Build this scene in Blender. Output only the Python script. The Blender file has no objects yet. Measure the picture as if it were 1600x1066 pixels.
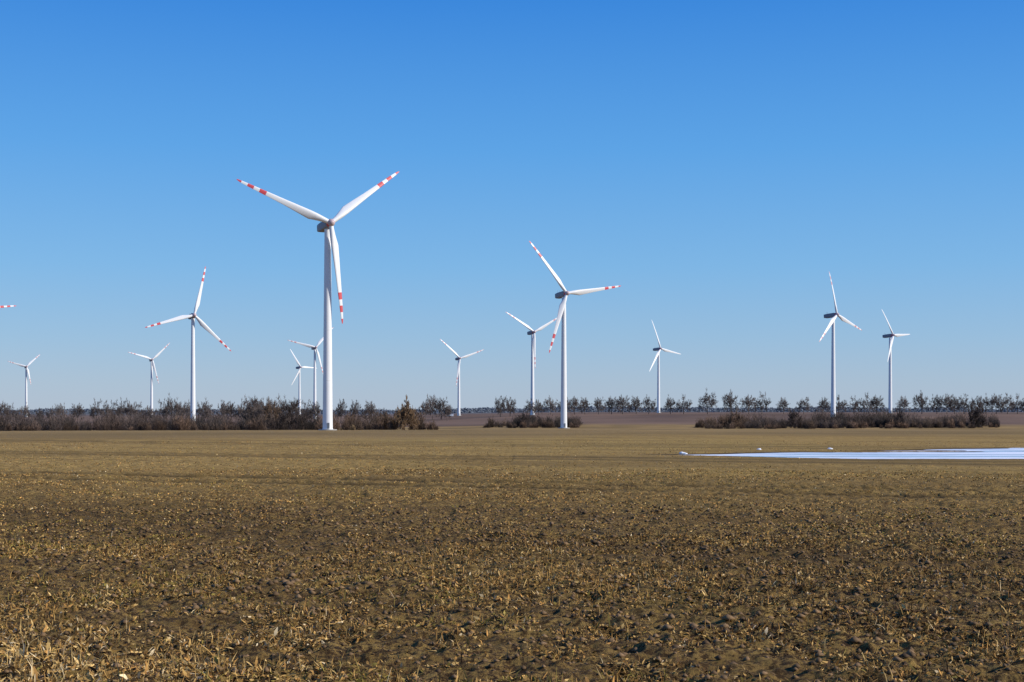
import bpy, math, random, bmesh
import numpy as np
from mathutils import Matrix, Vector
random.seed(7); rng=np.random.default_rng(11)
F=2222.2; HY=643.0; EYE=1.7
scene=bpy.context.scene
scene.view_settings.view_transform='Standard'; scene.view_settings.look='None'; scene.view_settings.exposure=0

# ---------------------------------------------------------------- helpers
def srgb(r,g,b):
    f=lambda c:(c/255/12.92) if c/255<=0.04045 else ((c/255+0.055)/1.055)**2.4
    return (f(r),f(g),f(b),1)
def link(o): scene.collection.objects.link(o); return o
def hsh(ix,iy,seed):
    h=(ix.astype(np.int64)*374761393+iy.astype(np.int64)*668265263+seed*1274126177)&0xffffffff
    h=((h^(h>>13))*1274126177)&0xffffffff
    return ((h^(h>>16))&0xffff)/65535.0
def vnoise(x,y,seed=0):
    ix=np.floor(x);iy=np.floor(y);fx=x-ix;fy=y-iy
    fx=fx*fx*(3-2*fx);fy=fy*fy*(3-2*fy)
    a=hsh(ix,iy,seed);b=hsh(ix+1,iy,seed);c=hsh(ix,iy+1,seed);d=hsh(ix+1,iy+1,seed)
    return (a*(1-fx)+b*fx)*(1-fy)+(c*(1-fx)+d*fx)*fy
def fbm(x,y,s,o=3,seed=0):
    t=0;a=1;n=0
    for i in range(o):
        t=t+a*vnoise(x/s+17.3*i,y/s+5.1*i,seed+i);n+=a;a*=.5;s*=.5
    return t/n
def sstep(a,b,x):
    t=np.clip((x-a)/(b-a),0,1);return t*t*(3-2*t)
def mesh_np(name,V,Fc,mat=None,cols=None,smooth=False,attrs=None):
    me=bpy.data.meshes.new(name);k=Fc.shape[1];m=len(Fc)
    me.vertices.add(len(V));me.vertices.foreach_set('co',V.astype(np.float32).ravel())
    me.loops.add(m*k);me.loops.foreach_set('vertex_index',Fc.astype(np.int32).ravel())
    me.polygons.add(m);me.polygons.foreach_set('loop_start',np.arange(0,m*k,k,dtype=np.int32))
    me.polygons.foreach_set('loop_total',np.full(m,k,dtype=np.int32))
    if smooth: me.polygons.foreach_set('use_smooth',np.ones(m,dtype=bool))
    me.update(calc_edges=True)
    if cols is not None:
        a=me.color_attributes.new('Col','FLOAT_COLOR','POINT')
        c=np.ones((len(V),4),dtype=np.float32);c[:,:3]=cols
        a.data.foreach_set('color',c.ravel())
    if attrs:
        for n,v in attrs.items():
            a=me.attributes.new(n,'FLOAT','POINT');a.data.foreach_set('value',v.astype(np.float32))
    if mat: me.materials.append(mat)
    me.validate()
    return me

# ---------------------------------------------------------------- materials
def newmat(name):
    m=bpy.data.materials.new(name);m.use_nodes=True
    nt=m.node_tree;b=nt.nodes['Principled BSDF'];return m,nt,b
def paint(name,col,rough=.45,var=.06,scale=.25):
    m,nt,b=newmat(name)
    tc=nt.nodes.new('ShaderNodeTexCoord');no=nt.nodes.new('ShaderNodeTexNoise')
    no.inputs['Scale'].default_value=scale;no.inputs['Detail'].default_value=5
    nt.links.new(tc.outputs['Object'],no.inputs['Vector'])
    mx=nt.nodes.new('ShaderNodeMix');mx.data_type='RGBA'
    mx.inputs[6].default_value=(*[c*(1-var*2) for c in col],1);mx.inputs[7].default_value=(*col,1)
    nt.links.new(no.outputs['Fac'],mx.inputs[0]);nt.links.new(mx.outputs[2],b.inputs['Base Color'])
    b.inputs['Roughness'].default_value=rough
    return m
WHITE=paint('white_paint',(.80,.80,.79),.4)
RED=paint('red_paint',(.62,.07,.08),.45)
RED_HAZE=paint('hazed_red_paint',(.66,.36,.36),.45)  # red bands on far rotors, distance haze mixed into the colour
GREY=paint('nacelle_shade_grey',(.24,.25,.28),.5)  # grey-white nacelle with its shade put into a darker grey
HUBM=paint('hub_paint',(.55,.42,.42),.5)
DOOR=paint('door_grey',(.2,.22,.23),.5)
CONC=paint('concrete',(.4,.39,.36),.8,.15,1.5)
def attrmat(name,rough=.85):
    m,nt,b=newmat(name)
    a=nt.nodes.new('ShaderNodeAttribute');a.attribute_name='Col'
    nt.links.new(a.outputs['Color'],b.inputs['Base Color'])
    b.inputs['Roughness'].default_value=rough
    b.inputs['Specular IOR Level'].default_value=.12
    return m
TWIG=attrmat('twigs'); STRAW=attrmat('dead_grass',.75)

# ---------------------------------------------------------------- terrain
DL=[0,100,140,300,552,850,1050,1500,2000,4000,9000,40000]
ZL=[0,0,-.2,-2.3,-5.6,-9.0,-9.4,-8.2,-6.8,-6.0,-6,-6]
DR=[0,100,140,300,552,850,1050,1300,1500,2500,9000,40000]
ZR=[0,0,-.2,-2.3,-5.6,-8.6,-5.6,-1.0,-.4,0,-1,-2]
def ground(x,y):
    x=np.asarray(x,float);y=np.asarray(y,float)
    d=np.hypot(x,y);u=sstep(-.12,.06,x/np.maximum(d,1))
    z=np.interp(d,DL,ZL)*(1-u)+np.interp(d,DR,ZR)*u
    calm=1-sstep(-8,2,x)*(1-sstep(85,110,d))*.9
    z=z+(fbm(x,y,38,2,3)-.5)*.22*sstep(15,70,d)*(1-sstep(150,400,d)*.3)*calm
    return z
RX0,RY0,RX1,RY1=-13.3,37.0,10.3,28.6
RL=math.hypot(RX1-RX0,RY1-RY0);RNX,RNY=-(RY1-RY0)/RL,(RX1-RX0)/RL
def across(x,y): return (x-RX0)*RNX+(y-RY0)*RNY
def along(x,y): return (x-RX0)*RNY-(y-RY0)*RNX
def rut(x,y):
    s=across(x,y)+(vnoise(x/4,y/4,9)-.5)*.35
    w=.36+.30*vnoise(x*1.3,y*1.3,4)
    k=.7+.3*vnoise(x/1.0,y/1.0,14)
    r=np.maximum(np.exp(-(s/w)**2),np.exp(-((s-2.4)/w)**2))*k
    for c,a_ in ((18,.6),(20.6,.6),(-10.5,.3),(-12.6,.25),(36,.6),(39,.6)):
        r=np.maximum(r,a_*k*np.exp(-((s-c)/(w*(1.5 if c>10 else 1)))**2))
    return r
def stripe(x,y):
    s=across(x,y);t=along(x,y)
    return .35*vnoise(t/11,s/1.5,71)+.35*vnoise(t/5,s/.6,72)+.30*vnoise(t/35,s/4.0,73)
def pond(x,y):
    e=(fbm(x,y,5,3,21)-.5)
    t=(x-6.3)
    cy=56.5+.02*t
    near=cy-np.clip(t*.8,0,5.2)+e*1.2;far=cy+np.clip(t*.55,0,12)+e*2.0
    inside=np.minimum(y-near,far-y)/2
    inside=np.minimum(inside,t/2+e)
    inside=np.minimum(inside,(60-x)/3)
    tong=np.exp(-((y-(60.2+.03*t+e*2))/.7)**2)*sstep(12,15,x)*(1-sstep(20,26,x))
    tong2=np.exp(-((y-(63.2-.02*t-e*2))/.6)**2)*sstep(16,20,x)*(1-sstep(30,36,x))*.6
    return inside-2.0*np.maximum(tong,tong2)
def clods(x,y,d):
    k=1-sstep(25,80,d)*.8
    rid=np.abs(fbm(x,y,.35,3,45)-.5)*2
    return ((fbm(x,y,.11,2,31)-.5)*.09+(fbm(x,y,1.1,3,41)-.5)*.08-rid*.08)*k

az=np.concatenate([np.arange(-27,27,.09),np.arange(27,333,3.0)])*math.pi/180
rs=[.6,1.2,2,3,4]
r=5.0
while r<70: rs.append(r); r*=1.005
while r<30000: rs.append(r); r*=1.025
rs=np.array(rs);NA=len(az);NR=len(rs)
Rg,Ag=np.meshgrid(rs,az,indexing='ij')
X=Rg*np.sin(Ag);Y=Rg*np.cos(Ag)
P=pond(X,Y);RU=rut(X,Y);ST=stripe(X,Y)
Z=ground(X,Y)+clods(X,Y,Rg)-.10*RU+(ST-.5)*.06*(1-sstep(40,90,Rg))
flat=sstep(-1.5,-.2,P)
POND_Z=-.03
Z=Z*(1-flat)+flat*(POND_Z+.02-.09*sstep(-.12,.15,P))
inpl=(X>0)&(Y>40)&(Y<85)&(X<75)&(P<-.12)
Z=np.where(inpl,np.maximum(Z,POND_Z+.02),Z)
V=np.stack([X,Y,Z],-1).reshape(-1,3)
V=np.vstack([V,[[0,0,0]]])
i=np.arange(NR-1)[:,None]*NA;j=np.arange(NA)[None,:];jn=(j+1)%NA
Q=np.stack([i+j,i+jn,i+NA+jn,i+NA+j],-1).reshape(-1,4)[:,::-1]
wet=np.append(sstep(-.7,.0,P).ravel(),0)
m,nt,b=newmat('field_soil');N=nt.nodes;Lk=nt.links
geo=N.new('ShaderNodeNewGeometry')
def noise(scale,detail=6,rough=.6,vec=None,dist=0):
    n=N.new('ShaderNodeTexNoise');n.inputs['Scale'].default_value=scale;n.inputs['Detail'].default_value=detail
    n.inputs['Roughness'].default_value=rough;n.inputs['Distortion'].default_value=dist
    Lk.new(vec or geo.outputs['Position'],n.inputs['Vector']);return n.outputs['Fac']
def mix(f,a,c):
    x=N.new('ShaderNodeMix');x.data_type='RGBA'
    if isinstance(f,float): x.inputs[0].default_value=f
    else: Lk.new(f,x.inputs[0])
    for s,v in ((6,a),(7,c)):
        if isinstance(v,tuple): x.inputs[s].default_value=(*v[:3],1)
        else: Lk.new(v,x.inputs[s])
    return x.outputs[2]
def mrange(v,a,c,lo=0,hi=1):
    x=N.new('ShaderNodeMapRange');x.interpolation_type='SMOOTHSTEP';Lk.new(v,x.inputs[0])
    for k,q in zip((1,2,3,4),(a,c,lo,hi)): x.inputs[k].default_value=q
    return x.outputs[0]
def attr(n):
    a=N.new('ShaderNodeAttribute');a.attribute_name=n;return a.outputs['Fac']
fine=noise(16,8,.75);med=noise(2.2,7,.7);big=noise(.11,5,.6);huge=noise(.02,4,.55)
soil=mix(mrange(fine,.38,.62),(.045,.025,.011),(.21,.122,.048))
straw=mix(mrange(med,.35,.65),(.28,.172,.048),(.42,.265,.078))
nearc=mix(mrange(fine,.45,.57),soil,straw)
nearc=mix(mrange(attr('stripe'),.52,.32,0,.4),nearc,(.12,.070,.025))
nearc=mix(mrange(big,.5,.65,0,.35),nearc,(.21,.145,.038))
midc=mix(mrange(med,.38,.62),(.28,.172,.050),(.46,.292,.092))
midc=mix(mrange(huge,.42,.62,0,.45),midc,(.33,.222,.066))
midc=mix(mrange(attr('stripe'),.60,.36,0,.55),midc,(.21,.130,.042))
c=mix(attr('zmid'),nearc,midc)
farc=mix(mrange(huge,.35,.65),(.21,.135,.050),(.33,.212,.080))
c=mix(attr('zfar'),c,farc)
pl=mix(mrange(noise(.006,3,.5),.4,.6),(.13,.082,.055),(.20,.125,.082))
c=mix(attr('zplough'),c,pl)
c=mix(attr('distant'),c,(.12,.13,.14))  # aerial haze painted in: ground turns blue-grey far off
rr=N.new('ShaderNodeMath');rr.operation='MULTIPLY';Lk.new(attr('rut'),rr.inputs[0]);Lk.new(mrange(noise(1.2,4),.3,.6,.75,1.0),rr.inputs[1])
c=mix(rr.outputs[0],c,(.035,.022,.009))
c=mix(attr('wet'),c,(.08,.05,.024))
Lk.new(c,b.inputs['Base Color']);b.inputs['Roughness'].default_value=.95;b.inputs['Specular IOR Level'].default_value=.1
bp=N.new('ShaderNodeBump');bp.inputs['Strength'].default_value=1.0;bp.inputs['Distance'].default_value=.08
Lk.new(noise(14,8,.75),bp.inputs['Height']);Lk.new(bp.outputs[0],b.inputs['Normal'])
D=Rg
wob=(fbm(X,Y,12,3,77)-.5)
zmid=sstep(18,48,D+wob*18)
zfar=sstep(88,112,D+wob*22-X*.3)
zpl=sstep(930,990,D+wob*20)
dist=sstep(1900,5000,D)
A0=lambda q:np.append(q.ravel(),0)
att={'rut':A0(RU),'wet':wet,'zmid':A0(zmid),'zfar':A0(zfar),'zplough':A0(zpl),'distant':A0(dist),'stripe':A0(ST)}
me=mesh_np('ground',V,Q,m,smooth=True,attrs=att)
g=link(bpy.data.objects.new('ground',me))
bm=bmesh.new();bm.from_mesh(me);bm.verts.ensure_lookup_table()
cv=bm.verts[len(V)-1]
for k in range(NA):
    bm.faces.new((cv,bm.verts[(k+1)%NA],bm.verts[k]))
bm.to_mesh(me);bm.free()

# ---------------------------------------------------------------- frozen pool
m,nt,b=newmat('pool_ice');N=nt.nodes;Lk=nt.links
geo=N.new('ShaderNodeNewGeometry')
n1=N.new('ShaderNodeMapping');n1.inputs['Scale'].default_value=(.10,.45,1);Lk.new(geo.outputs['Position'],n1.inputs[0])
f=noise(1.0,5,.6,n1.outputs[0])
c=mix(mrange(f,.42,.60),(.50,.55,.61),(.84,.85,.87));Lk.new(c,b.inputs['Base Color'])
Lk.new(mrange(f,.4,.6,.15,.65),b.inputs['Roughness'])
bm=bmesh.new()
pts=[(3,46),(20,44),(70,42),(70,80),(25,75),(3,66)]
bm.faces.new([bm.verts.new((x,y,POND_Z)) for x,y in pts])
me=bpy.data.meshes.new('frozen_pond');bm.to_mesh(me);bm.free();me.materials.append(m)
link(bpy.data.objects.new('frozen_pond',me))
def blobs(name,pl,mat):
    bm=bmesh.new()
    for (x,y,s) in pl:
        z=float(ground(x,y))
        rr=bmesh.ops.create_icosphere(bm,subdivisions=2,radius=1)
        for v in rr['verts']:
            n=v.co.copy();k=1+.25*math.sin(7*n.x+x)*math.cos(5*n.y+y)
            v.co=Vector((x+n.x*s*1.6*k,y+n.y*s*k,z+max(n.z,-.4)*s*.8*k+.01))
    for fc in bm.faces: fc.smooth=True
    me=bpy.data.meshes.new(name);bm.to_mesh(me);bm.free();me.materials.append(mat)
    return link(bpy.data.objects.new(name,me))
SNOW=paint('snow',(.8,.82,.85),.6,.04,3)
def atpx(px,py):
    d=EYE*F/(py-HY);return ((px-800)*d/F,d)
bl=[]
for px,py,s in [(1066,709,.08),(1071,709.5,.05),(1186,703,.07),(1297,702,.07)]:
    x,y=atpx(px,py);bl.append((x,y,s))
blobs('snow_lumps',bl,SNOW)

# ---------------------------------------------------------------- stubble / dead grass
def strawmesh(n,d0,d1,lmin,lmax,wmin,wmax,upr,amax=24,power=1.0,leaf=False,lo=.36,hi=.56,gain=1.0):
    u=rng.random(n)
    d=(d0**power+(d1**power-d0**power)*u)**(1/power)
    a=np.radians(rng.uniform(-amax,amax,n))
    x=d*np.sin(a);y=d*np.cos(a)
    st=stripe(x,y)
    dens=fbm(x,y,.4,3,51)*.55+fbm(x,y,2.6,2,61)*.2+st*.25
    lw=fbm(x,y,1.6,3,33)-.5
    left=sstep(.10,.45,-x/d+lw*.5)*(1-sstep(9,17,d+lw*8))
    rt=np.maximum(rut(x,y),rut(x,y+.7)*(d>20))
    keep=(dens+.10*left>rng.uniform(lo,hi,n))&(pond(x,y)<-.35)&(rt<rng.uniform(.1,.45,n))
    x,y,d,dens,left,st=x[keep],y[keep],d[keep],dens[keep],left[keep],st[keep];n=len(x)
    Ln=rng.uniform(lmin,lmax,n)*(.6+.8*dens)*(1+left*.45);W=rng.uniform(wmin,wmax,n)
    h=rng.uniform(0,2*math.pi,n)
    el=np.radians(np.clip(rng.normal(upr,28,n),2,88))
    dx,dy,dz=np.cos(h)*np.cos(el),np.sin(h)*np.cos(el),np.sin(el)
    t=rng.uniform(0,2*math.pi,n)
    wx,wy,wz=-np.sin(h)*np.cos(t)-np.cos(h)*np.sin(el)*np.sin(t),np.cos(h)*np.cos(t)-np.sin(h)*np.sin(el)*np.sin(t),np.cos(el)*np.sin(t)
    z=ground(x,y)+clods(x,y,d)-.10*rut(x,y)+(st-.5)*.06*(1-sstep(40,90,d))-.01
    B=np.stack([x,y,z],-1);Dv=np.stack([dx,dy,dz],-1);Wv=np.stack([wx,wy,wz],-1)
    bend=rng.uniform(-.6,.6,n)
    droop=np.stack([np.cos(h+1)*bend*.6,np.sin(h+1)*bend*.6,-np.abs(bend)],-1)
    M=B+Dv*(Ln*.5)[:,None];T=B+Dv*Ln[:,None]+droop*Ln[:,None]*.6
    T[:,2]=np.maximum(T[:,2],B[:,2]+.01)
    w=(W*.5)[:,None]
    k0=.4 if leaf else 1.0;k2=.25
    VV=np.stack([B-Wv*w*k0,B+Wv*w*k0,M+Wv*w,M-Wv*w,T+Wv*w*k2,T-Wv*w*k2],1).reshape(-1,3)
    o=np.arange(n)[:,None]*6
    FF=np.concatenate([o+np.array([[0,1,2,3]]),o+np.array([[3,2,4,5]])],0)
    pal=np.array([[.52,.345,.130],[.41,.245,.075],[.28,.155,.046],[.09,.048,.020],[.24,.18,.040],[.62,.48,.28],[.47,.245,.070]])
    patch=fbm(x,y,3.5,3,91)
    pr=rng.random(n)
    idx=rng.choice(7,n,p=[.16,.23,.22,.18,.05,.03,.13])
    g_=(patch>.55)&(pr<.28);idx[g_]=4
    dk=(patch<.42)&(pr<.25);idx[dk]=3
    lt=(pr<.4*left);idx[lt]=np.where(rng.random(lt.sum())<.2,5,0)
    C=pal[idx]*rng.uniform(.65,1.3,n)[:,None]*(.75+.5*st)[:,None]*gain
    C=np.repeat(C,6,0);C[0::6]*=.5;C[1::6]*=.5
    return VV,FF,C
parts=[]
parts.append(strawmesh(190000,6.5,20,.02,.075,.003,.010,30,power=1.6,lo=.43,hi=.57))
parts.append(strawmesh(240000,6.5,20,.016,.045,.008,.024,20,power=1.6,leaf=True,lo=.40,hi=.54))
parts.append(strawmesh(16000,6.5,15,.04,.09,.014,.028,22,power=1.6,leaf=True,lo=.46,hi=.56))
parts.append(strawmesh(14000,6.5,20,.07,.15,.003,.008,60,power=1.6,lo=.40))
parts.append(strawmesh(250000,17,42,.02,.055,.010,.028,24,power=1.4,leaf=True,lo=.40,hi=.56,gain=1.15))
parts.append(strawmesh(80000,36,85,.02,.05,.02,.045,22,power=1.3,leaf=True,lo=.42,hi=.60,gain=1.15))
off=0;VA=[];FA=[];CA=[]
for v,f_,c_ in parts:
    VA.append(v);FA.append(f_+off);CA.append(c_);off+=len(v)
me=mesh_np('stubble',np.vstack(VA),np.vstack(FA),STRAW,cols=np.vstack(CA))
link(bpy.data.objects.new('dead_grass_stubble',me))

# loose soil clods on the surface
n=9000
d=6.5+(26-6.5)*rng.random(n)**.8;a=np.radians(rng.uniform(-24,24,n));x=d*np.sin(a);y=d*np.cos(a)
s=rng.uniform(.008,.035,n)*(.5+fbm(x,y,1.2,2,17));z=ground(x,y)+clods(x,y,d)+(stripe(x,y)-.5)*.06+s*.25
oct_=np.array([[1,0,0],[0,1,0],[-1,0,0],[0,-1,0],[0,0,1],[0,0,-1]],float)
of=np.array([[0,1,4],[1,2,4],[2,3,4],[3,0,4],[1,0,5],[2,1,5],[3,2,5],[0,3,5]])
rot=rng.uniform(0,6.28,n);VV=oct_[None]*rng.uniform(.6,1.3,(n,6,1))*np.array([1.3,1,.7])
VX=VV[:,:,0]*np.cos(rot)[:,None]-VV[:,:,1]*np.sin(rot)[:,None];VY=VV[:,:,0]*np.sin(rot)[:,None]+VV[:,:,1]*np.cos(rot)[:,None]
VV=np.stack([VX*s[:,None]+x[:,None],VY*s[:,None]+y[:,None],VV[:,:,2]*s[:,None]+z[:,None]],-1).reshape(-1,3)
FF=(np.arange(n)[:,None,None]*6+of[None]).reshape(-1,3)
C=np.repeat(np.array([[.15,.092,.045]])*rng.uniform(.5,1.6,n)[:,None],6,0)
link(bpy.data.objects.new('soil_clods',mesh_np('clods',VV,FF,STRAW,cols=C)))

# ---------------------------------------------------------------- segment meshes
def prisms(A,B,ra,rb,C):
    n=len(A);Dv=B-A;L=np.linalg.norm(Dv,axis=1)[:,None]+1e-9;Dn=Dv/L
    ref=np.where(np.abs(Dn[:,2:3])>.9,np.array([[1.,0,0]]),np.array([[0,0,1.]]))
    U=np.cross(Dn,ref);U/=np.linalg.norm(U,axis=1)[:,None];W=np.cross(Dn,U)
    vs=[]
    for P_,rr in ((A,ra),(B,rb)):
        for k in range(3):
            t=k*2*math.pi/3
            vs.append(P_+(U*math.cos(t)+W*math.sin(t))*rr[:,None])
    VV=np.stack(vs,1).reshape(-1,3);o=np.arange(n)[:,None]*6
    FF=np.concatenate([o+np.array([[k,(k+1)%3,3+(k+1)%3,3+k]]) for k in range(3)],0)
    return VV,FF,np.repeat(C,6,0)
def make_tree(seed,H,crown,twigs,tone,trunk=.18,tw=.07):
    """crown = crown radius / height"""
    R=random.Random(seed);A=[];B=[];ra=[];rb=[];lv=[]
    def rv(d,ang):
        ax=Vector((R.gauss(0,1),R.gauss(0,1),R.gauss(0,1))).cross(d).normalized()
        v=d.copy();v.rotate(Matrix.Rotation(ang,3,ax).to_quaternion());return v
    def grow(p,d,L,r,l):
        e=p+d*L;A.append(p);B.append(e);ra.append(r);rb.append(r*.7);lv.append(l)
        if l>=4: return
        n=[R.randint(9,12),4,4,twigs][l]
        for k in range(n):
            if l==0:
                t=R.uniform(.8,1);ang=math.acos(1-.92*(k+.3)/n)*R.uniform(.92,1.08)
                ph=k*2.4+R.uniform(-.4,.4)
                nd=Vector((math.sin(ang)*math.cos(ph),math.sin(ang)*math.sin(ph),math.cos(ang)))
                LL=H*.30*R.uniform(.8,1.12)
            else:
                t=1.0 if k==0 else R.uniform(.3,1);ang=R.uniform(.1,.4) if k==0 else R.uniform(.5,1.2)
                nd=rv(d,ang);LL=L*R.uniform(.5,.72)
            grow(p+d*L*t,nd,LL,r*[.5,.55,.5,.5][l],l+1)
    grow(Vector((0,0,-.5)),Vector((R.gauss(0,.03),R.gauss(0,.03),1)).normalized(),H*trunk+.5,H*.022,0)
    A=np.array([tuple(v) for v in A]);B=np.array([tuple(v) for v in B]);ra=np.array(ra);rb=np.array(rb);lv=np.array(lv)
    s=H/np.percentile(B[:,2],98.5);A*=s;B*=s
    rad=np.percentile(np.hypot(B[:,0],B[:,1]),92);k=crown*H/rad
    A[:,:2]*=k;B[:,:2]*=k
    ra=np.maximum(ra,tw*np.where(lv>=3,1,1.3));rb=np.maximum(rb,tw*.7)
    ra=np.where(lv==0,np.maximum(ra,H*.026),ra)
    q=np.random.default_rng(seed)
    C=np.array(tone)[None,:]*q.uniform(.6,1.35,len(A))[:,None]
    C[lv<=1]=np.array(tone)*.7
    return prisms(A,B,ra,rb,C)
T_GREY=(.130,.103,.090);T_BRN=(.14,.094,.064);T_DK=(.072,.055,.048)
var=[make_tree(100+k,15,.43,8,T_GREY,trunk=.27,tw=.085) for k in range(7)]
def place_forest(name,lst):
    VA=[];FA=[];CA=[];off=0
    for (px,d,h,wd) in lst:
        v,f_,c_=var[random.randrange(7)]
        s=h/15.;a=random.uniform(0,6.28);ca,sa=math.cos(a),math.sin(a)
        x=(px-800)*d/F
        vv=np.stack([(v[:,0]*ca-v[:,1]*sa)*s*wd+x,(v[:,0]*sa+v[:,1]*ca)*s*wd+d,v[:,2]*s+float(ground(x,d))],-1)
        VA.append(vv);FA.append(f_+off);CA.append(c_*random.uniform(.8,1.2));off+=len(v)
    me=mesh_np(name,np.vstack(VA),np.vstack(FA),TWIG,cols=np.vstack(CA))
    return link(bpy.data.objects.new(name,me))
row=[]
for px,hh in [(783,17),(797,17),(830,15),(842,14),(860,15),(880,14),(899,15),(915,14),(935,15),(955,15),(973,15),(995,15),(1013,14),(1048,15),(1070,15),(1104,18),(1142,18),(1170,17),(1190,17),(1225,15),(1257,15),(1288,14),(1312,15),(1333,15),(1355,16),(1371,16),(1412,16),(1441,17),(1464,16),(1478,16),(1492,16),(1508,17),(1525,16),(1541,16),(1556,17),(1575,16),(1590,17),(1606,16),(1625,17),(1645,16),(1670,16),(1700,17),(1730,16),(1760,16),(1800,16)]:
    row.append((px+random.uniform(-2,2),1330+random.uniform(-25,25),hh*random.uniform(1.0,1.15),random.uniform(.9,1.08)))
for px,hh in [(-80,14),(-50,13),(-25,14),(4,16),(16,12),(40,11),(60,9),(80,9),(95,13),(123,12),(152,15),(166,16),(178,15),(192,16),(205,15),(219,14),(235,11),(255,16),(268,18),(283,16),(291,15),(318,16),(325,14),(349,15),(361,14),(380,16),(395,18),(408,17),(425,17),(443,16),(460,15),(478,16),(493,14),(515,11),(534,16),(554,17),(578,16),(600,9),(667,15),(676,18),(691,16),(700,10)]:
    row.append((px+random.uniform(-2,2),1280+random.uniform(-60,60),hh*random.uniform(.95,1.1)+3.5,random.uniform(.75,.95)))
place_forest('distant_tree_row',row)

# far wooded horizon
q=np.random.default_rng(5)
n=34000
ux=q.uniform(-.55,.55,n);dd=q.uniform(4200,5600,n);x=ux*dd
topn=7+13*fbm(ux*40,ux*0,1.0,4,8)*(vnoise(ux*9,ux*0,4)>.2)
zb=ground(x,dd);hz=q.uniform(0,1,n)*topn
A=np.stack([x,dd,zb+hz-1],-1);B=A+np.stack([q.normal(0,3,n),q.normal(0,3,n),q.uniform(1.5,4,n)],-1)
C=np.array([[.13,.15,.18]])*q.uniform(.8,1.2,n)[:,None]  # bluish grey puts the distance haze into the tree colour
v,f_,c_=prisms(A,B,np.full(n,2.2),np.full(n,1.2),C)
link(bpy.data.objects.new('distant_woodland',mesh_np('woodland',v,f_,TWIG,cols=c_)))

# ---------------------------------------------------------------- hedgerow thickets
def thicket(name,spans,seed):
    q=np.random.default_rng(seed);AA=[];BB=[];RA=[];CC=[]
    for (p0,p1,d0,d1,h0,h1,dens,tone) in spans:
        L=(p1-p0)*.5*(d0+d1)/F
        nd=int(L/2.0*dens)
        for _ in range(nd):
            px=q.uniform(p0,p1);d=q.uniform(d0,d1);x=(px-800)*d/F
            edge=min(px-p0,p1-px)/(p1-p0)*2
            hn=float(vnoise(np.array(x/11.),np.array(d/30.),seed))
            h=q.uniform(h0,h1)*(.5+.5*min(1,edge*4))*(.45+1.0*hn)
            h=max(h,1.6)
            r=h*q.uniform(.42,.68);z=float(ground(x,d))
            k=int(110+h*24)
            th=q.uniform(0,6.283,k);ph=np.arccos(q.uniform(0,1,k));rad=q.uniform(.35,1,k)**.6
            n=np.stack([np.sin(ph)*np.cos(th),np.sin(ph)*np.sin(th),np.cos(ph)],-1)
            c0=np.array([x,d,z])
            P_=c0+n*np.array([r,r,h])*(rad*(.8+.3*np.sin(3*th+h)))[:,None]
            dv=n*.6+np.array([0,0,.7])+q.normal(0,.35,(k,3));dv/=np.linalg.norm(dv,axis=1)[:,None]
            ln=q.uniform(.5,1.6,k)*min(1.4,h/4)
            cn=float(vnoise(np.array(x/7.+50),np.array(d/7.),seed+5))
            t=np.array(tone)*q.uniform(.6,1.3)*(.55+1.0*cn)
            t=t*np.array([1+.25*(cn-.5),1,1-.2*(cn-.5)])
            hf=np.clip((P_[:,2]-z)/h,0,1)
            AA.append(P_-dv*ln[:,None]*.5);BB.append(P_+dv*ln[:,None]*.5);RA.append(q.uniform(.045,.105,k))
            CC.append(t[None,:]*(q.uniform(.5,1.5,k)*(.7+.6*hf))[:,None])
            ks=8;th=q.uniform(0,6.283,ks)
            e=c0+np.stack([np.cos(th)*r*.6,np.sin(th)*r*.6,np.full(ks,h*.75)],-1)
            AA.append(np.repeat(c0[None,:]-np.array([[0,0,.3]]),ks,0));BB.append(e);RA.append(np.full(ks,.07));CC.append(np.repeat(t[None,:]*.5,ks,0))
    A=np.vstack(AA);B=np.vstack(BB);ra=np.concatenate(RA);C=np.vstack(CC)
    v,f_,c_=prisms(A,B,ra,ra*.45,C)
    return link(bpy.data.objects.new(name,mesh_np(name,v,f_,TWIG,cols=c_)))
BR=(.110,.074,.053);DK=(.066,.051,.043);TN=(.20,.135,.075);PU=(.092,.070,.060)
thicket('hedgerow_bushes',[
 (-150,140,640,760,6,9,2.2,PU),(-150,140,640,700,3,5,1.4,BR),
 (130,400,640,800,6,9,2.2,PU),(200,420,620,660,3,5,1.2,BR),
 (370,500,660,760,7,13,2.4,DK),(380,440,700,760,10,13.5,1.6,PU),(495,575,620,700,4,7.5,1.7,BR),
 (540,565,620,640,2,3.5,1,TN),(560,620,640,700,5,9,2.0,BR),(640,682,640,720,4,7,1.6,BR)],1)
thicket('hedgerow_bushes',[
 (755,800,880,940,3,6,1.6,BR),(795,912,880,960,6,9.5,2.2,DK),(795,905,870,880,3,5,1.2,BR)],2)
thicket('hedgerow_bushes',[
 (1088,1170,860,930,6,9,1.9,BR),(1160,1330,840,930,6,10,2.1,PU),(1300,1420,850,930,6,10,2.1,DK),
 (1400,1562,850,930,6,9,2.1,PU),(1090,1560,835,855,3,5,.8,BR)],3)

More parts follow.
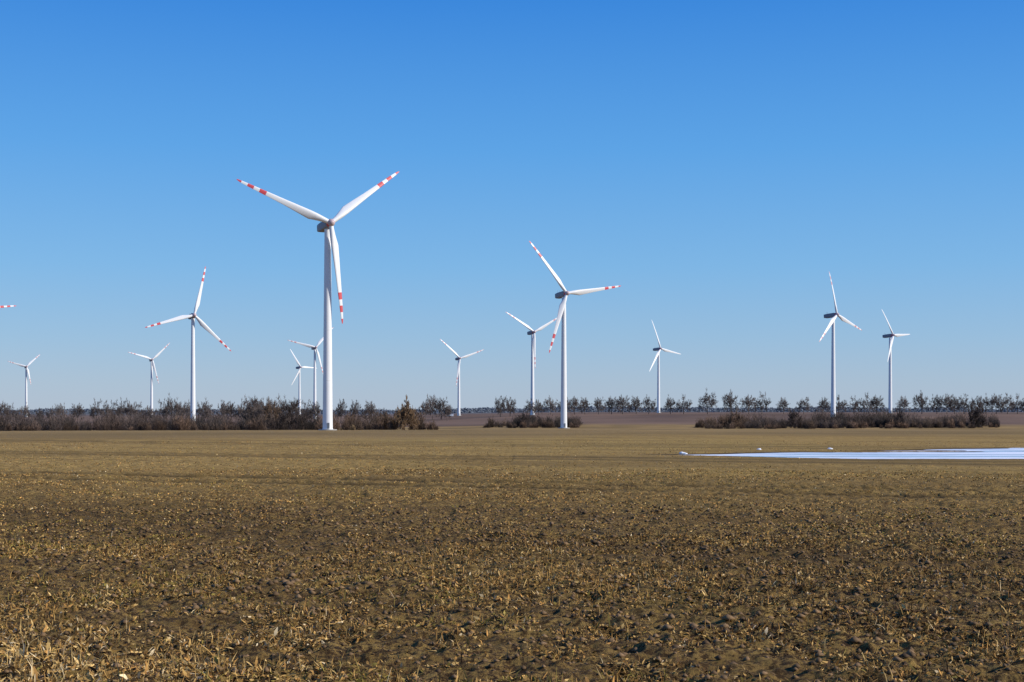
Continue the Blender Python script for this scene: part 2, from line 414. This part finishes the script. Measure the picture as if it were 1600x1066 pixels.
def bare_tree(px,d,H,crown,tone,tw,twigs=7,seed=0,trunk=.15):
    v,f_,c_=make_tree(seed,H,crown,twigs,tone,trunk,tw)
    x=(px-800)*d/F
    o=link(bpy.data.objects.new('bare_tree',mesh_np('bare_tree',v,f_,TWIG,cols=c_)))
    o.location=(x,d,float(ground(x,d)));return o
TT=(.20,.130,.076)
bare_tree(632,640,13.5,.38,TT,.11,10,201,.14)
bare_tree(622,650,8,.5,TT,.09,8,212,.1)
bare_tree(641,648,9,.5,TT,.09,8,213,.1)
bare_tree(652,690,9,.45,T_BRN,.08,7,202,.1)
bare_tree(601,660,8,.45,T_BRN,.08,7,203,.1)
bare_tree(1525,850,13,.42,T_DK,.14,10,204,.14)
bare_tree(1240,860,11,.42,T_DK,.10,7,205,.14)
bare_tree(1150,870,10,.42,T_BRN,.10,7,206,.14)
bare_tree(1407,860,11,.42,T_DK,.10,7,207,.14)
bare_tree(455,670,14,.42,T_DK,.09,8,208,.14)
bare_tree(425,690,15,.42,T_BRN,.09,8,209,.14)
bare_tree(395,700,15,.42,T_GREY,.08,8,210,.14)
bare_tree(820,890,10,.42,T_DK,.09,7,211,.14)

# ---------------------------------------------------------------- wind turbines
def loft(name,rings,mats,mi=None,cap=True,sharp=35):
    bm=bmesh.new();RR=[[bm.verts.new(p) for p in r] for r in rings];n=len(rings[0])
    for a in range(len(RR)-1):
        for k in range(n):
            fc=bm.faces.new((RR[a][k],RR[a][(k+1)%n],RR[a+1][(k+1)%n],RR[a+1][k]));fc.smooth=True
            if mi: fc.material_index=mi[a]
    if cap:
        fc=bm.faces.new(RR[0][::-1]);fc.material_index=mi[0] if mi else 0
        fc=bm.faces.new(RR[-1]);fc.material_index=mi[-1] if mi else 0
    bmesh.ops.recalc_face_normals(bm,faces=bm.faces)
    me=bpy.data.meshes.new(name);bm.to_mesh(me);bm.free()
    me.set_sharp_from_angle(angle=math.radians(sharp))
    for q_ in mats: me.materials.append(q_)
    return me
def circ(r,z,n=32): return [(r*math.cos(2*math.pi*k/n),r*math.sin(2*math.pi*k/n),z) for k in range(n)]
def blade_mesh(R,red):
    fr=[.025,.05,.08,.12,.17,.22,.3,.4,.5,.6,.69,.76,.82,.885,.95,.98,1.0]
    rings=[];mi=[]
    for f_ in fr:
        ch=np.interp(f_,[.02,.06,.22,.5,.9,.97,1.0],[1.8,1.85,3.5,2.25,1.15,.8,.22])
        th=np.interp(f_,[.02,.06,.22,.5,.9,1.0],[1.0,.97,.33,.22,.16,.14])*ch
        tw=math.radians(np.interp(f_,[.02,.22,.5,1],[18,14,5,-1]))+math.radians(4)
        flex=-1.6*f_**2
        axis=np.interp(f_,[.02,.06,.22,1],[.5,.5,.32,.3])
        rg=[]
        for k in range(16):
            t=2*math.pi*k/16
            xx=(.5+.5*math.cos(t)-axis)*ch
            sh=np.interp(f_,[.06,.22],[0,1])
            yy=.5*math.sin(t)*th*(1-sh*.45*(math.cos(t)))
            X_=xx*math.cos(tw)-yy*math.sin(tw);Y_=xx*math.sin(tw)+yy*math.cos(tw)
            rg.append((X_,Y_-flex,f_*R))
        rings.append(rg)
    for a in range(len(fr)-1):
        c=.5*(fr[a]+fr[a+1])
        mi.append(1 if (.69<c<.76 or .82<c<.885 or c>.95) else 0)
    return loft('blade',rings,[WHITE,(WHITE,RED,RED_HAZE)[red]],mi,sharp=80)
def axes(phi,t=math.radians(5)):
    n=Vector((math.sin(phi)*math.cos(t),-math.cos(phi)*math.cos(t),math.sin(t)))
    u=Vector((math.cos(phi),math.sin(phi),0));v=n.cross(u)
    if v.z<0:v=-v
    return n,u,v
def fit(tips):
    best=None
    for yd in range(28,43,2):
        n,u,v=axes(math.radians(yd))
        for th in range(0,120):
            M=[]
            for k in range(3):
                t=math.radians(th+120*k);w=u*math.cos(t)+v*math.sin(t);w=w+n*.05
                M.append((w.x,w.z))
            for s in range(3):
                P_=[tips[(k+s)%3] for k in range(3)]
                num=sum(a[0]*b_[0]+a[1]*b_[1] for a,b_ in zip(P_,M));den=sum(a[0]**2+a[1]**2 for a in M)
                R=num/den
                e=sum((a[0]-R*b_[0])**2+(a[1]-R*b_[1])**2 for a,b_ in zip(P_,M))
                if best is None or e<best[0]: best=(e,yd,th,R)
    return best
def turbine(hx,hy,towerpx,d,tips,red=1):
    T=[(a-hx,hy-b_) for a,b_ in tips]
    T.sort(key=lambda p:math.atan2(p[1],p[0])%(2*math.pi))
    e,yd,th,Rpx=fit(T)
    R=Rpx*d/F;n,u,v=axes(math.radians(yd))
    x=(towerpx-800)*d/F;y=d;zg=float(ground(x,y))
    hubz=EYE+(HY-hy)*d/F
    H=hubz-zg-.3
    root=link(bpy.data.objects.new('wind_turbine',None));root.location=(x,y,zg)
    root.empty_display_size=5
    def child(nm,me,M=None):
        o=link(bpy.data.objects.new(nm,me));o.parent=root
        if M is not None:o.matrix_local=M
        return o
    th_=H-1.7
    r0,r1=1.98,1.25
    prof=[(-.6,3.6),(.35,3.6),(.36,2.15),(.6,2.15),(.62,r0)]
    for k in range(1,5):
        zz=th_*k/4.;rr=r0+(r1-r0)*(zz/th_)
        prof+= [(zz-.17,rr+.004),(zz-.16,rr+.05),(zz-.02,rr+.05),(zz-.01,rr)] if k<4 else [(zz,rr)]
    rings=[circ(rr,zz,40) for zz,rr in prof]
    mi=[1,1,0]+[0]*(len(prof)-4)
    child('tower',loft('tower',rings,[WHITE,CONC],mi))
    bm=bmesh.new()
    bmesh.ops.create_cube(bm,size=1,matrix=Matrix.Translation((.5,-2.0,1.9))@Matrix.Diagonal((.95,.18,2.1,1)))
    for k in range(4):
        bmesh.ops.create_cube(bm,size=1,matrix=Matrix.Translation((.5,-2.45-.28*k,.74-.12*k))@Matrix.Diagonal((1.1,.27,.06,1)))
    me=bpy.data.meshes.new('door');bm.to_mesh(me);bm.free();me.materials.append(DOOR);child('door_and_steps',me)
    def frame(o):
        M=Matrix.Identity(4)
        for k in range(3):
            M[k][0]=n[k];M[k][1]=u[k];M[k][2]=v[k];M[k][3]=o[k]
        return M
    c=Vector((0,0,H))
    def rrect(xp,w,h,zo):
        out=[]
        for k in range(24):
            t=2*math.pi*k/24;ct,st=math.cos(t),math.sin(t)
            p=.35
            out.append((xp,math.copysign(abs(ct)**p,ct)*w/2,zo+math.copysign(abs(st)**p,st)*h/2))
        return out
    secs=[(-8.6,2.0,2.0,.25),(-8.4,2.8,2.9,.15),(-6.8,3.2,3.4,0),(-5.0,3.3,3.6,0),(1.2,3.3,3.5,0),(1.9,3.0,3.1,0),(2.2,2.4,2.4,0)]
    child('nacelle',loft('nacelle',[rrect(*s) for s in secs],[GREY,RED],[0,0,0,0,0,0]),frame(c))
    bm=bmesh.new()
    for yy in (-.7,.7):
        bmesh.ops.create_cone(bm,segments=8,radius1=.06,radius2=.04,depth=1.4,cap_ends=True,matrix=Matrix.Translation((-6,yy,2.3)))
        bmesh.ops.create_cube(bm,size=1,matrix=Matrix.Translation((-6,yy,3.05))@Matrix.Diagonal((.5,.08,.12,1)))
    me=bpy.data.meshes.new('vane');bm.to_mesh(me);bm.free();me.materials.append(GREY);child('wind_sensors',me,frame(c))
    ho=c+n*3.5
    rings=[[(xp,r_*math.cos(2*math.pi*k/24),r_*math.sin(2*math.pi*k/24)) for k in range(24)] for xp,r_ in [(-1.25,1.2),(-1.1,1.5),(.4,1.55),(1.1,1.35),(1.7,.95),(2.05,.45),(2.12,.05)]]
    child('hub',loft('hub',rings,[HUBM,RED],[0,1,0,0,0,0]),frame(ho))
    for k in range(3):
        t=math.radians(th+120*k);w=(u*math.cos(t)+v*math.sin(t)+n*.05).normalized()
        tg=w.cross(n).normalized();ax=w.cross(tg).normalized()
        if tg.cross(ax).dot(w)<0: ax=-ax
        M=Matrix.Identity(4)
        for q_ in range(3):
            M[q_][0]=tg[q_];M[q_][1]=ax[q_];M[q_][2]=w[q_];M[q_][3]=ho[q_]
        child('blade_%d'%(k+1),blade_mesh(R,red),M)
    return root
turbine(516,350,512,560,[(630,270),(367,289),(548,493)])
turbine(883,459,881,860,[(820,380),(979,449),(863,546)])
turbine(303,493,301.5,1040,[(318,423),(229,510),(365,544)])
turbine(41,573,41,2150,[(11,568),(61,558),(48,600)],2)
turbine(237,562,237,1975,[(198,552),(265,538),(250,594)],2)
turbine(467,574,468,2200,[(452,541),(484,580),(463,606)],0)
turbine(491,543,492,1680,[(446,534),(521,512),(504,583)],2)
turbine(716,560,717,1890,[(684,532),(756,546),(710,602)],2)
turbine(831,519,832,1400,[(784,487),(874,496),(838,576)],2)
turbine(1028,545,1029,1780,[(1014,498),(1069,551),(1014,577)],0)
turbine(1301,492,1302,1160,[(1288,422),(1354,514),(1272,533)],2)
turbine(1391,524,1391,1470,[(1372,480),(1420,524),(1384,572)],0)
turbine(-58,486,-58,1050,[(21,475),(-110,430),(-86,555)])

def kiosk(px,d,w,h):
    x=(px-800)*d/F;z=float(ground(x,d))
    root=link(bpy.data.objects.new('transformer_kiosk',None));root.location=(x,d,z)
    for nm,dims,loc,mt in [('walls',(w,2.6,h),(0,0,h/2),WHITE),('roof',(w+.4,3.0,.25),(0,0,h+.126),GREY),('door',(w*.3,.06,h*.8),(-w*.2,-1.33,h*.42),DOOR)]:
        bm=bmesh.new();bmesh.ops.create_cube(bm,size=1,matrix=Matrix.Diagonal((*dims,1)))
        me=bpy.data.meshes.new(nm);bm.to_mesh(me);bm.free();me.materials.append(mt)
        o=link(bpy.data.objects.new(nm,me));o.parent=root;o.location=loc
kiosk(703,1850,9,3)

# ---------------------------------------------------------------- sky, sun, camera
SAZ=math.radians(104);SEL=math.radians(30)
w=bpy.data.worlds.new('World');scene.world=w;w.use_nodes=True;nt=w.node_tree
bg=nt.nodes['Background'];sky=nt.nodes.new('ShaderNodeTexSky');sky.sky_type='NISHITA';sky.sun_disc=False
sky.sun_elevation=SEL;sky.sun_rotation=SAZ;sky.air_density=1.0;sky.dust_density=.3;sky.ozone_density=1.5;sky.altitude=100
STR=.1
tc=nt.nodes.new('ShaderNodeTexCoord');sx=nt.nodes.new('ShaderNodeSeparateXYZ');nt.links.new(tc.outputs['Generated'],sx.inputs[0])
rp=nt.nodes.new('ShaderNodeValToRGB');nt.links.new(sx.outputs[2],rp.inputs[0])
stops=[(0.0,(170,189,213)),(.02,(162,189,217)),(.05,(145,187,225)),(.10,(119,181,234)),(.18,(84,164,236)),(.278,(42,135,227)),(1.0,(20,75,175))]
el=rp.color_ramp.elements
while len(el)<len(stops): el.new(.5)
for e,(p,c_) in zip(el,stops):
    e.position=p;e.color=srgb(*c_)
ml=nt.nodes.new('ShaderNodeVectorMath');ml.operation='SCALE';ml.inputs[3].default_value=1/STR
nt.links.new(rp.outputs[0],ml.inputs[0])
mx=nt.nodes.new('ShaderNodeMix');mx.data_type='RGBA';mx.inputs[0].default_value=.84
nt.links.new(sky.outputs[0],mx.inputs[6]);nt.links.new(ml.outputs[0],mx.inputs[7])
nt.links.new(mx.outputs[2],bg.inputs[0]);bg.inputs[1].default_value=STR
ld=bpy.data.lights.new('sun','SUN');ld.energy=5.0;ld.angle=math.radians(.5);ld.color=(1,.95,.87)
so=link(bpy.data.objects.new('sun',ld))
dv=Vector((math.sin(SAZ)*math.cos(SEL),math.cos(SAZ)*math.cos(SEL),math.sin(SEL)))
so.rotation_euler=dv.to_track_quat('Z','Y').to_euler()
cd=bpy.data.cameras.new('camera');cd.lens=50;cd.sensor_width=36;cd.shift_y=110/1600;cd.clip_start=.1;cd.clip_end=60000
co=link(bpy.data.objects.new('camera',cd));co.location=(0,0,EYE);co.rotation_euler=(math.radians(90),0,0)
scene.camera=co
